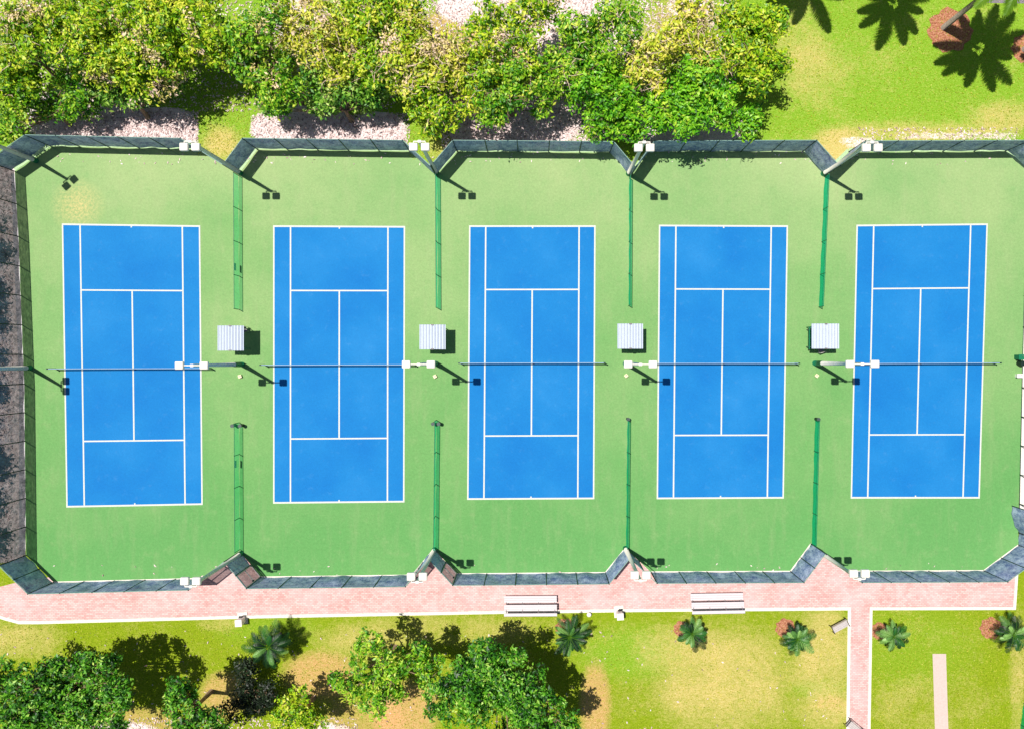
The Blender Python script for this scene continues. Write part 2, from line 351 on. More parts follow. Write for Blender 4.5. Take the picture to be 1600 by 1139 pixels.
def fast_mesh(name, V, F, mat, parent=None, tone=None):
    me = bpy.data.meshes.new(name); nF, k = F.shape
    me.vertices.add(len(V)); me.vertices.foreach_set('co', V.astype(np.float32).ravel())
    me.loops.add(nF * k); me.loops.foreach_set('vertex_index', F.astype(np.int32).ravel())
    me.polygons.add(nF); me.polygons.foreach_set('loop_start', np.arange(0, nF * k, k, dtype=np.int32))
    me.polygons.foreach_set('loop_total', np.full(nF, k, dtype=np.int32))
    me.update(calc_edges=True); me.validate()
    if tone is not None:
        a = me.attributes.new('tone', 'FLOAT', 'POINT'); a.data.foreach_set('value', tone.astype(np.float32))
    me.materials.append(mat); o = bpy.data.objects.new(name, me); C.objects.link(o)
    if parent: o.parent = parent
    return o
build_ground()

# court slab and paths
N1a, N1b, AP1, N2a, N2b, AP2, N3a, N3b, AP3, N4a, N4b, AP4, N5a, N5b = [G(*p) for p in
    ((79, 229), (310, 234), (373, 273), (402, 234), (640, 237), (681, 275), (714, 237), (953, 239), (985, 277), (1013, 238), (1254, 237), (1288, 275), (1326, 238), (1570, 237))]
WN, WM, WM2, WS = G(23, 268), G(29, 370), G(38, 600), G(41, 867)
EN, EM, ES, ES2 = G(1605, 268), G(1597, 560), G(1591, 832), G(1591, 851)
S1a, S1b, BP1, S2a, S2b, BP2, S3a, S3b, BP3, S4a, S4b, BP4, S5a, S5b = [G(*p) for p in
    ((84, 909), (322, 903), (375, 861), (408, 901), (644, 898), (678, 857), (714, 896), (946, 894), (977, 856), (1017, 893), (1235, 892), (1267, 849), (1321, 892), (1537, 891))]
slab = [WN, N1a, N1b, AP1, N2a, N2b, AP2, N3a, N3b, AP3, N4a, N4b, AP4, N5a, N5b, EN, EM, ES, ES2, S5b, S5a, BP4, S4b, S4a, BP3, S3b, S3a, BP2, S2b, S2a, BP1, S1b, S1a, WS, WM2, WM]
# path first (lowest), slab above it
path_pts = [G(-60, 925), G(0, 916), G(28, 909), G(84, 900), G(300, 860), G(1560, 840), G(1591, 860), G(1589, 893), G(1585, 950), G(1360, 950)]
path_pts += [G(1357, 1180), G(1324, 1180), G(1327, 950), G(1000, 953), G(780, 956), G(400, 963), G(60, 972), G(30, 972), G(8, 966), G(-60, 945)]
poly('path', path_pts, 0.008, M['brick'], 'structure')
strip('path_edging', [G(-60, 945), G(8, 966), G(30, 972), G(60, 972), G(400, 963), G(780, 956), G(1000, 953), G(1327, 950.5), G(1324, 1180)], 0.26, -0.05, 0.03, M['kerb'], 'structure')
strip('path_edging', [G(1357, 1180), G(1361, 950.5), G(1585, 950), G(1589, 890)], 0.24, -0.05, 0.03, M['kerb'], 'structure')
poly('stepping_path', [G(1457, 1021), G(1478, 1021), G(1483, 1180), G(1462, 1180)], 0.012, M['conc'] and m_conc('pinkish_paver', (218, 198, 190), (204, 180, 172)), 'structure')
poly('road', [G(1524, 5), G(1720, 8), G(1720, -160), G(1524, -160)], 0.012, M['grey'], 'structure')
poly('pavement', [G(1599, 420), G(1720, 420), G(1720, 884), G(1590, 884), G(1592, 830)], 0.010, M['kerb'], 'structure')
poly('pavement', [G(17, 272), G(26, 272), G(41, 600), G(40, 866), G(30, 866), G(30, 600)], 0.014, m_conc('worn_concrete_strip', (214, 206, 212), (150, 146, 156)), 'structure')
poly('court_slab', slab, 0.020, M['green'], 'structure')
for pts in ([S5b, S5a], [S4b, S4a], [S3b, S3a], [S2b, S2a], [S1b, S1a], [BP4, S4b], [BP3, S3b], [BP2, S2b], [BP1, S1b], [S5a, BP4], [ES2, S5b]):
    d = (pts[1] - pts[0]).normalized(); nrm = Vector((-d.y, d.x, 0)) * 0.02
    strip('slab_edging', [pts[0] + nrm, pts[1] + nrm], 0.16, -0.05, 0.028, M['kerb'], 'structure')

for pts in ([WN, N1a], [N1a, N1b, AP1, N2a], [N2a, N2b, AP2, N3a], [N3a, N3b, AP3, N4a], [N4a, N4b, AP4, N5a], [N5a, N5b, EN]):
    strip('slab_verge', [p + Vector((0, .12, 0)) for p in pts], .4, -.05, 0.017, M['verge'], 'structure')

# ------------------------------------------------------------------ the five courts
def lerp(a, b, t): return a + (b - a) * t
class Court:
    def __init__(s, TL, TR, BR, BL): s.q = [G(*p) for p in (TL, TR, BR, BL)]
    def P(s, u, v, z=0.0):
        p = lerp(lerp(s.q[0], s.q[1], u), lerp(s.q[3], s.q[2], u), v); return Vector((p.x, p.y, z))
courts = [Court((98, 351), (312, 354), (316, 787), (105, 791)), Court((428, 354), (632, 355), (631, 783), (428, 785)), Court((734, 354), (929.5, 354), (927.5, 778), (731, 779)),
          Court((1030.5, 353), (1230, 354), (1223.5, 777), (1027, 778)), Court((1339, 353), (1542, 351), (1529.5, 777), (1330, 777))]
place = ['leftmost', 'second from left', 'middle', 'second from right', 'rightmost']
extra = ['beside the dark west fence', 'between the two left divider fences', 'above the left bleacher', 'above the right bleacher', 'crossed by a floodlight arm']
extra_ = ['with wide green run-off beside the dark west fence', 'between the two left divider fences', 'above the white bleachers nearer the middle', 'with the net ending at a light pole on its left', 'touched by the arm of a light pole at its net']
for i, c in enumerate(courts):
    t = thing('tennis_court', f'blue tennis court, {place[i]} of five, {extra[i]}', 'tennis court', c.P(.5, .5), 0, 'blue tennis courts')
    inv = t.location.copy()
    def L(p): return p - inv
    q = [L(c.P(*uv, 0.026)) for uv in ((0, 0), (0, 1), (1, 1), (1, 0))]
    mesh('playing_surface', q, [(0, 1, 2, 3)], M['blue'], t)
    v = []; f = []
    def seg(a, b, w, z):
        d = (b - a).normalized(); m = Vector((-d.y, d.x, 0)) * (w / 2); n = len(v)
        for p in (a - m, b - m, b + m, a + m): v.append(L(Vector((p.x, p.y, z))))
        f.append((n, n + 1, n + 2, n + 3))
    W = 0.125; z = 0.031
    for u in (0, 1): seg(c.P(u, -0.003), c.P(u, 1.003), W, z)
    for vv in (0, 1): seg(c.P(0.0, vv), c.P(1.0, vv), W + 0.02, z + 0.004)
    for u in (0.128, 0.874): seg(c.P(u, 0), c.P(u, 1), W, z)
    for vv in (0.233, 0.769): seg(c.P(0.128, vv), c.P(0.874, vv), W, z + 0.004)
    seg(c.P(0.502, 0.233), c.P(0.502, 0.769), W, z)
    for vv, e in ((0, .008), (1, -.008)): seg(c.P(0.502, vv), c.P(0.502, vv + e), 0.12, z)
    mesh('court_lines', v, f, M['line'], t)
    # ---- net
    vn = [0.5115, 0.502, 0.502, 0.505, 0.507][i]
    a = c.P(-0.068, vn); b = c.P(1.075, vn); mid = (a + b) / 2; d = (b - a); ang = math.atan2(d.y, d.x); Ln = d.length
    nt_ = thing('tennis_net', f'low dark tennis net with white top tape across the {place[i]} blue court', 'tennis net', mid, ang, 'nets across the courts')
    nx = 24; vv = []; ff = []; tv = []; tf = []
    for k in range(nx + 1):
        x = -Ln / 2 + 0.08 + (Ln - 0.16) * k / nx; h = 0.93 + 0.14 * (2 * x / Ln) ** 2
        y = 0.02 * math.sin(k * 1.7)
        vv += [(x, y, 0.03), (x, y * .5, h * .5), (x, 0, h - 0.05)]
        tv += [(x, -0.022, h - 0.06), (x, -0.026, h), (x, 0.026, h), (x, 0.022, h - 0.06)]
        if k:
            q0 = 3 * (k - 1); ff += [(q0, q0 + 3, q0 + 4, q0 + 1), (q0 + 1, q0 + 4, q0 + 5, q0 + 2)]
            q0 = 4 * (k - 1); tf += [(q0 + j, q0 + 4 + j, q0 + 5 + j, q0 + 1 + j) for j in range(3)]
    mesh('net_mesh', vv, ff, M['net'], nt_); mesh('top_tape', tv, tf, M['tape'], nt_)
    MB().box((0, 0, 0.49), (0.06, 0.05, 0.88)).build('centre_strap', M['tape'], nt_)
    for sx in (-1, 1):
        p = MB().tube([(sx * Ln / 2, 0, 0.02), (sx * Ln / 2, 0, 1.1)], 0.055, 10).build('net_post', M['gpost'], nt_)
        MB().tube([(sx * Ln / 2, 0, 1.1), (sx * Ln / 2, 0, 1.13)], 0.065, 10).build('cap', M['post'], p)

# ------------------------------------------------------------------ fences
FH = 3.05
def fence(pts, label, bay=2.6, screen='screen', post='post', h=FH, gap=0.12, gate=None, rail=True, name='windscreen_fence', cat='fence', group='tall fences around the courts', billow=0.07, no_screen=(), rad=0.035, sag=0.05, midrail=False):
    org = pts[0].copy(); t = thing(name, label, cat, org, 0, group)
    rnd = random.Random(hash(label) % 9973 if False else sum(map(ord, label)))
    nodes = []
    for a, b in zip(pts[:-1], pts[1:]):
        n = max(1, round((b - a).length / bay))
        for k in range(n): nodes.append(lerp(a, b, k / n))
    nodes.append(pts[-1])
    for k, p in enumerate(nodes):
        q = p - org; mb = MB(); mb.tube([(q.x, q.y, 0), (q.x, q.y, h + 0.03)], rad * 1.25, 8)
        po = mb.build('post', M[post], t)
        MB().tube([(q.x, q.y, h + 0.03), (q.x, q.y, h + 0.07)], [rad * 1.5, rad * .6], 8).build('cap', M[post], po)
    r = MB()
    for a, b in zip(nodes[:-1], nodes[1:]):
        r.tube([a - org + Vector((0, 0, h)), b - org + Vector((0, 0, h))], rad, 6)
    r.build('top_rail', M['rail' if rail and screen == 'screen' else post], t)
    if midrail:
        r = MB()
        for a, b in zip(nodes[:-1], nodes[1:]): r.tube([a - org + Vector((0, 0, .1)), b - org + Vector((0, 0, .1))], rad * .6, 6)
        r.build('bottom_rail', M[post], t)
    for k, (a, b) in enumerate(zip(nodes[:-1], nodes[1:])):
        if k in no_screen: continue
        a_ = a - org; b_ = b - org; isg = gate is not None and k == gate
        nx, nz = 9, 6; V = []; F = []; d = (b_ - a_).normalized(); nn = Vector((-d.y, d.x, 0)); ph = rnd.random() * 6; am = billow * (0.5 + rnd.random())
        g = gap * (0.5 + 1.2 * rnd.random()) ; side = rnd.choice((-1, 1))
        e = 0.06 if isg else 0.02
        for iz in range(nz + 1):
            w_ = iz / nz
            for ix in range(nx + 1):
                u = ix / nx; uu = e / (b_ - a_).length + u * (1 - 2 * e / (b_ - a_).length)
                env = math.sin(math.pi * u) * math.sin(math.pi * min(1, w_ * 1.0 + 0.08))
                off = side * am * env * (1 + 0.6 * math.sin(3 * u * math.pi + ph)) + 0.018 * math.sin(9 * u + 5 * w_ + ph)
                top = h - 0.04 - sag * abs(math.sin(2 * math.pi * u)) ; bot = g + 0.05 * math.sin(5 * u + ph)
                if isg: top = h - 0.12; bot = 0.15
                z = bot + (top - bot) * w_ + 0.01
                p = lerp(a_, b_, uu) + nn * (off * (0.3 if isg else 1)); V.append((p.x, p.y, z))
        for iz in range(nz):
            for ix in range(nx):
                q = iz * (nx + 1) + ix; F.append((q, q + 1, q + nx + 2, q + nx + 1))
        if isg:
            gf = MB(); a2 = lerp(a_, b_, .04); b2 = lerp(a_, b_, .96); up = Vector((0, 0, 1))
            for p0, p1 in ((a2 + up * .1, a2 + up * (h - .1)), (b2 + up * .1, b2 + up * (h - .1)), (a2 + up * .1, b2 + up * .1), (a2 + up * (h - .1), b2 + up * (h - .1)), (a2 + up * 1.4, b2 + up * 1.4)): gf.tube([p0, p1], 0.05, 6)
            go = gf.build('gate', M['gatem'], t); mesh('gate_screen', V, F, M['gate_screen'], go, True)
            c_ = lerp(a2, b2, .9); MB().box((c_.x, c_.y, 1.4), (0.12, 0.12, 0.2)).build('latch', M['dark'], go)
        else: mesh('windscreen', V, F, M[screen], t, True)
    return t
crt = ['leftmost', 'second from left', 'middle', 'second from right', 'rightmost']
for i, (a, b) in enumerate(((N1a, N1b), (N2a, N2b), (N3a, N3b), (N4a, N4b), (N5a, N5b))):
    fence([a, b], f'straight dark windscreen fence along the tree-side end of the {crt[i]} court', billow=0.12, gap=0.2)
for i, (a, b) in enumerate(((S1a, S1b), (S2a, S2b), (S3a, S3b), (S4a, S4b), (S5a, S5b))):
    fence([a, b], f'straight blue-grey windscreen fence between the {crt[i]} court and the pink brick path', billow=0.10, gap=0.1)
fence([WN, N1a], 'slanting dark corner fence at the top left of the leftmost court', bay=2.4, gap=0.32, billow=.03)
pairs = ['leftmost and second courts', 'second and middle courts', 'middle and fourth courts', 'fourth and rightmost courts']
for i, (a, p, b) in enumerate(((N1b, AP1, N2a), (N2b, AP2, N3a), (N3b, AP3, N4a), (N4b, AP4, N5a))):
    fence([a, p], f'left slanting fence of the tree-side notch between the {pairs[i]}', bay=2.2, gap=0.15)
    fence([p + (b - p).normalized() * .1, b], f'right slanting fence of the tree-side notch between the {pairs[i]}', bay=3.0, gap=0.34, billow=.04, screen='screen')
for i, (a, p, b) in enumerate(((S1b, BP1, S2a), (S2b, BP2, S3a), (S3b, BP3, S4a), (S4b, BP4, S5a))):
    fence([a, p], f'left slanting fence of the path-side notch between the {pairs[i]}', bay=1.9, gate=(0 if i < 2 else None), no_screen=((1,) if i == 0 else ()))
    fence([p + (b - p).normalized() * .1, b], f'right slanting fence of the path-side notch between the {pairs[i]}', bay=1.6, gate=(1 if i in (0, 1) else None), no_screen=((1,) if i >= 2 else ()), screen='screen')
fence([NE0 := N5b, EN], 'slanting windscreen fence at the top right corner of the rightmost court', bay=2.6, gap=0.3)
fence([WN, WM, WM2, WS], 'long see-through dark mesh fence down the left side of the leftmost court', screen='screen_thin', billow=.02, gap=0.05)
fence([WS, S1a], 'slanting dark corner fence at the lower left of the leftmost court', bay=2.2, gap=.1)
fence([EN, EM, ES], 'thin bare wire fence down the right side of the rightmost court', screen='divmesh_thin', no_screen=tuple(range(40)), midrail=True)
fence([ES, ES2], 'short blue-grey fence stub at the right edge below the curled screen', bay=1.2)
fence([ES2, S5b], 'slanting blue-grey corner fence at the lower right of the rightmost court', bay=2.0)
# curled loose screen on an open gate at the right edge
cv = [G(*p) for p in ((1591.5, 831), (1586, 823), (1582, 812), (1580, 800), (1581, 790))]
t = thing('curled_windscreen', 'curved loose slate windscreen bulging into the rightmost court at its right edge', 'windscreen', cv[0], 0, None)
V = []; F = []; nz = 5; P_ = []
for k in range(17):
    u = k / 16 * 4; j = min(3, int(u)); P_.append(lerp(cv[j], cv[j + 1], u - j) - cv[0])
for iz in range(nz + 1):
    for k, p in enumerate(P_):
        w_ = iz / nz; V.append((p.x + .03 * math.sin(k), p.y, 0.06 + (2.95 - 0.5 * (k / 16) ** 2) * w_))
for iz in range(nz):
    for k in range(16): q = iz * 17 + k; F.append((q, q + 1, q + 18, q + 17))
mesh('windscreen', V, F, M['screen'], t, True)
p = P_[-1]; MB().tube([(p.x, p.y, 0), (p.x, p.y, 2.6)], .045, 8).build('post', M['post'], t)

# divider fences between courts (waist high)
def px_of(i):  # base x at top/bottom of each divider
    return [((373, 275), (374, 484), (374, 660), (375, 858)), ((683, 277), (684, 482), (682, 656), (680, 856)), ((983, 279), (982, 478), (980, 656), (978, 855)), ((1288, 277), (1279, 480), (1273, 656), (1268, 849))][i]
for i in range(4):
    a, b, c_, d_ = [G(*p) for p in px_of(i)]
    sm = 'divmesh_thin' if i == 0 else 'divmesh'
    t1 = fence([a, b], f'low green divider fence between the {pairs[i]}, upper half', h=1.05, bay=2.9, screen=sm, post='gpost', gap=.05, name='divider_fence', group='low green divider fences', billow=.02, rad=.025, sag=.02)
    t2 = fence([c_, d_], f'low green divider fence between the {pairs[i]}, lower half', h=1.05, bay=2.9, screen=sm, post='gpost', gap=.05, name='divider_fence', group='low green divider fences', billow=.02, rad=.025, sag=.02)
    if i == 0:
        for t_, q in ((t1, G(373.6, 419) - a), (t2, G(374.3, 723) - c_)):
            MB().box((q.x - .06, q.y, .72), (.03, .62, .42)).build('sign_panel', M['white'], t_)
t = fence([G(1599, 1098), G(1590, 1165)], 'green wire fence crossing the lower right corner of the picture', h=1.2, bay=2.5, screen='divmesh', post='gpost', gap=.05, name='garden_fence', group=None, billow=.02, rad=.03)

# ------------------------------------------------------------------ light poles
PH = 8.76
def light_pole(x, y, label, kind, rz=0.0, grp='floodlight poles around the courts'):
    t = thing('light_pole', label, 'light pole', G(x, y), rz, grp)
    MB().tube([(0, 0, 0), (0, 0, PH * .5), (0, 0, PH - .05)], [0.2, 0.155, 0.115], 12).build('pole', M['pole'], t, True)
    hs = 1.6 if kind == 'mid' else .5
    MB().tube([(0, 0, 0), (0, 0, hs)], [0.235, 0.21], 12).build('base_sleeve', M['polebase'], t, True)
    sp = 0.92 if kind == 'mid' else 0.44
    ar = MB().tube([(-sp + (.3 if kind == 'mid' else 0), 0, PH), (sp - (.3 if kind == 'mid' else 0), 0, PH)], 0.05, 8); ar.box((0, 0, PH - .02), (.24, .2, .14)); ar.build('crossarm', M['lamp'], t)
    for sx in (-1, 1):
        if kind == 'mid': c = Vector((sx * sp, 0, PH + .02))
        else: c = Vector((sx * sp, -0.42, PH + .02))
        mb = MB().box(c, (0.62, 0.58, 0.24), 0, 0, 0.05); fl = mb.build('floodlight', M['lamp'], t)
        MB().box(c + Vector((0, 0, -.13)), (0.5, 0.46, 0.03)).build('lens', M['glass'], fl)
        if kind != 'mid': MB().tube([(sx * sp, 0, PH), (sx * sp, -.16, PH)], .035, 6).build('bracket', M['lamp'], fl)
    return t
for i, (x, y) in enumerate(((376, 271), (682, 271), (982, 272), (1286, 272))):
    light_pole(x, y, f'white twin-headed floodlight pole in the tree-side notch between the {pairs[i]}', 'end')
for i, (x, y) in enumerate(((378.5, 569.5), (681, 568), (977, 568), (1273, 567.5))):
    light_pole(x, y, f'white floodlight pole with widely spaced heads at the nets between the {pairs[i]}', 'mid')
for i, (x, y) in enumerate(((377, 864), (679, 858), (977, 856), (1269, 854))):
    light_pole(x, y, f'white twin-headed floodlight pole in the path-side notch between the {pairs[i]}', 'end', math.pi)
light_pole(57, 252, 'floodlight pole behind the top left corner fence, seen by its shadow', 'end', R(42))
light_pole(48, 575, 'floodlight pole at the left fence beside the leftmost net, seen by its shadow', 'end', R(90))

# ------------------------------------------------------------------ shelters
def shelter(x0, y0, x1, y1, label):
    h = 2.1; a = A(x0, y0, h); b = A(x1, y1, h); cx, cy = (a.x + b.x) / 2, (a.y + b.y) / 2; Wx, Wy = b.x - a.x, a.y - b.y
    t = thing('bench_shelter', label, 'shelter', (cx, cy, 0), 0, 'small white-roofed shelters between the courts')
    V = []; F = []; nx = 90
    for k in range(nx + 1):
        u = k / nx; x = (u - .5) * Wx; z = h - .10 * (2 * u - 1) ** 2 + .04 * math.sin(u * 2 * math.pi * 9)
        for yy in (-Wy / 2, Wy / 2):
            V.append((x, yy, z)); V.append((x, yy, z - .03))
    for k in range(nx):
        q = k * 4; F += [(q, q + 4, q + 6, q + 2), (q + 1, q + 3, q + 7, q + 5), (q, q + 1, q + 5, q + 4), (q + 2, q + 6, q + 7, q + 3)]
    F += [(0, 2, 3, 1), (nx * 4, nx * 4 + 1, nx * 4 + 3, nx * 4 + 2)]
    mesh('roof', V, F, M['roof'], t, False)
    for sx in (-1, 1):
        for sy in (-1, 1): MB().tube([(sx * Wx * .36, sy * Wy * .4, 0), (sx * Wx * .36, sy * Wy * .4, h - .14)], .035, 8).build('leg', M['gpost'], t)
    fr = MB()
    for sy in (-1, 1): fr.tube([(-Wx * .46, sy * Wy * .4, h - .16), (Wx * .46, sy * Wy * .4, h - .16)], .03, 6)
    fr.box((0, Wy / 2 - .02, h + .05), (.22, .1, .05)); fr.box((0, -Wy / 2 + .02, h + .05), (.22, .1, .05))
    fr.build('roof_frame', M['steel'], t); return t
sx_ = [(339, 509, 380, 548), (655, 507.5, 696, 546), (965, 506, 1005, 545), (1269, 506, 1312, 545)]
for i, q in enumerate(sx_): shelter(*q, f'small white corrugated-roof shelter between the {pairs[i]}')
def slat_bench(loc, rz, label, mat='bench', L=1.9, group=None):
    t = thing('bench', label, 'bench', loc, rz, group)
    for nm, z, ys, tilt in (('seat', .44, (-.16, -.02, .12), 0), ('backrest', .7, (.24,), R(78))):
        mb = MB()
        if nm == 'seat':
            for y in ys: mb.box((0, y, z), (L, .115, .035))
        else:
            mb.box((0, .25, .62), (L, .03, .1)); mb.box((0, .28, .8), (L, .03, .1))
        mb.build(nm, M[mat], t)
    for s in (-1, 1):
        MB().box((s * L * .4, 0, .21), (.05, .36, .42)).box((s * L * .4, .23, .42), (.05, .04, .84)).build('leg', M['steel'], t)
    return t
for i, (x, y) in enumerate(((366, 530), (681, 528), (986, 528), (1264, 529))):
    slat_bench(G(x, y), R(90 if i == 3 else -90), ['green slatted bench standing under the shelter between the leftmost and second courts', 'green slatted bench standing under the shelter between the second and middle courts', 'green slatted bench standing under the shelter between the middle and fourth courts', 'green slatted bench sticking out left of the shelter roof between the fourth and rightmost courts'][i], group='benches at the shelters')
# tubular chair beside the first shelter
t = thing('chair', 'small grey tubular chair at the right side of the shelter by the leftmost court', 'chair', G(385, 516), R(20))
MB().box((0, 0, .44), (.46, .44, .03)).build('seat', M['steel'], t); MB().box((0, .22, .72), (.46, .03, .32)).build('backrest', M['gatem'], t)
for a_ in (-1, 1):
    for b_ in (-1, 1): MB().tube([(a_ * .21, b_ * .2, 0), (a_ * .21, b_ * .2, .9 if b_ > 0 else .44)], .016, 6).build('leg', M['gatem'], t)
t0 = thing('chair', 'small brown chair at the lower side of the shelter between the fourth and rightmost courts', 'chair', G(1279, 547), R(200))
for ch in list(t.children): copy_tree(ch, t0)
# small boxes on the court beside the mid poles
def small_box(x, y, label, mat, w_=.42, d_=.36, h_=.32, rz=.3, name='utility_box', cat='utility box', group='small pale boxes by the light poles', lid='white'):
    t = thing(name, label, cat, G(x, y), rz, group)
    MB().box((0, 0, h_ / 2 + .02), (w_, d_, h_), 0, 0, .03).build('body', M[mat], t); MB().box((0, 0, h_ + .035), (w_ + .05, d_ + .05, .03)).build('lid', M[lid], t)
    MB().tube([(w_ * .2, d_ * .2, h_ + .05), (w_ * .2, d_ * .2, h_ + .12)], .03, 6).build('knob', M['steel'], t); return t
for i, (x, y) in enumerate(((376, 588), (680, 588), (978, 587), (1275, 587))): small_box(x, y, f'cream box near the net-side light pole between the {pairs[i]}', 'cream', .24, .24, .16, .3 + .2 * i, lid='cream')
small_box(1590, 587, 'small white box standing at the right edge of the rightmost court', 'white', .5, .3, .3, 0)
t = small_box(1588, 558, 'teal machine with round drum at the right edge of the rightmost court', 'gpost', .42, .42, .6, 0, 'cooler_cabinet', 'cabinet', None, lid='polebase')
MB().tube([(.2, -.55, .02), (.2, -.55, .6)], .24, 14).build('drum', M['bin'], t)
# bins at the head of the lower dividers
def litter_bin(x, y, label):
    t = thing('litter_bin', label, 'bin', G(x, y), 0, 'dark bins at the divider ends')
    MB().tube([(0, 0, 0.02), (0, 0, .7)], [.12, .15], 12).build('body', M['bin'], t, True)
    MB().tube([(0, 0, .68), (0, 0, .73)], [.16, .16], 12).build('rim', M['binrim'], t); return t
for (x, y, l) in ((368, 664, 'left one of the dark bins at the divider head between the leftmost and second courts'), (380, 664, 'right one of the dark bins at the divider head between the leftmost and second courts'),
                  (678, 661, 'left one of the dark bins at the divider head between the second and middle courts'), (687, 661, 'right one of the dark bins at the divider head between the second and middle courts'),
                  (980, 654, 'single dark bin at the divider head between the middle and fourth courts'), (1274, 654, 'single dark bin at the divider head between the fourth and rightmost courts')): litter_bin(x, y, l)

# ------------------------------------------------------------------ bleachers, bins, benches on the path and lawn
def bleacher(cx, cy, label, rz):
    t = thing('bleacher', label, 'bleacher', G(cx, cy), rz, 'small white bleachers on the brick path'); L = 4.55
    for k, (y, z, d) in enumerate(((.56, .44, .60), (-.08, .72, .54), (-.58, .98, .26))):
        mb = MB(); n = 3 if d > .4 else 1
        for j in range(n): mb.box((0, y + (j - (n - 1) / 2) * (d / n), z), (L, d / n - .015, .05))
        mb.build('seat_plank', M['alu'], t)
        MB().box((0, y - d / 2 - .012, z - .05), (L - .02, .02, .12)).build('riser', M['steel'], t)
    for sx in (-1, -.33, .33, 1):
        mb = MB(); x = sx * L * .46
        for y, z in ((.56, .41), (-.08, .69), (-.58, .95)): mb.tube([(x, y, 0), (x, y, z)], .025, 6)
        mb.tube([(x, .7, .05), (x, -.7, .05)], .025, 6); mb.tube([(x, .62, .3), (x, -.6, .92)], .025, 6); mb.build('frame', M['steel'], t)
    return t
bleacher(829, 943, 'white three-tier bleacher on the brick path below the middle court', R(.3)); bleacher(1118, 939, 'white three-tier bleacher on the brick path below the fourth court', R(1.0))
def bin_box(x, y, label):
    t = thing('bin_cabinet', label, 'bin', G(x, y), R(4), 'white square bins beside the path')
    MB().box((0, 0, .03), (.85, 1.0, .06)).build('slab', M['kerb'], t)
    b = MB().box((0, -.1, .5), (.54, .54, .88), 0, 0, .05).build('body', M['white'], t); MB().box((0, -.1, .95), (.58, .58, .03)).build('lid', M['white'], b)
    MB().box((.05, .28, .5), (.34, .12, .12)).build('hood', M['dark'], t)
bin_box(379.5, 965, 'white square bin on a slab at the path edge below the second court'); bin_box(967, 955, 'white square bin on a slab at the path edge right of the middle bleacher')
t = thing('ground_light', 'tiny white and black ground light on the lawn near the middle bleacher', 'garden light', G(920, 958), 0)
MB().tube([(0, 0, 0), (0, 0, .3)], .1, 10).build('stem', M['dark'], t); MB().tube([(0, 0, .3), (0, 0, .36)], [.2, .12], 12).build('cap', M['white'], t)
def park_bench(x, y, rz, label):
    t = thing('park_bench', label, 'bench', G(x, y), rz, 'pale benches beside the narrow brick path'); L = 1.45
    mb = MB()
    for j in range(4): mb.box((0, -.22 + j * .15, .45), (L, .14, .04))
    mb.build('seat', M['gatem'], t)
    mb = MB(); mb.box((0, .37, .6), (L, .03, .12)); mb.box((0, .4, .78), (L, .03, .12)); mb.build('backrest', M['gatem'], t)
    for s in (-1, 1):
        MB().tube([(s * L * .5, -.3, 0), (s * L * .5, -.3, .62), (s * L * .5, .38, .62), (s * L * .5, .42, .86)], .03, 6).tube([(s * L * .5, .34, 0), (s * L * .5, .38, .62)], .03, 6).build('leg', M['dark'], t)
park_bench(1309, 975, R(28), 'pale grey bench on the lawn left of the narrow brick path'); park_bench(1331, 1133, R(-40), 'bench by the narrow brick path, mostly below the bottom edge of the picture')

# ------------------------------------------------------------------ vegetation
def leaves(cent, nrm_bias, size, per, spread, rng, flat=0.5):
    """cent (n,3) clump centres; returns V,F,tone for rhombic leaves"""
    n = len(cent); m = n * per
    c = np.repeat(cent, per, 0) + rng.normal(0, 1, (m, 3)) * np.repeat(spread, per)[:, None] * np.array([1, 1, .7])
    nb = np.repeat(nrm_bias, per, 0); nr = nb + rng.normal(0, .55, (m, 3)); nr /= np.linalg.norm(nr, axis=1)[:, None] + 1e-6
    t = rng.normal(0, 1, (m, 3)); t -= (t * nr).sum(1)[:, None] * nr; t /= np.linalg.norm(t, axis=1)[:, None] + 1e-6
    b = np.cross(nr, t); s = size * (0.6 + 0.8 * rng.random(m))[:, None]
    V = np.stack([c - t * s, c + b * s * .42 + nr * s * .12, c + t * s, c - b * s * .42 + nr * s * .12], 1).reshape(-1, 3)
    F = np.arange(m * 4).reshape(m, 4)
    tone = np.repeat(np.repeat(rng.random(n), per) * .55 + rng.random(m) * .45, 4)
    return V, F, tone
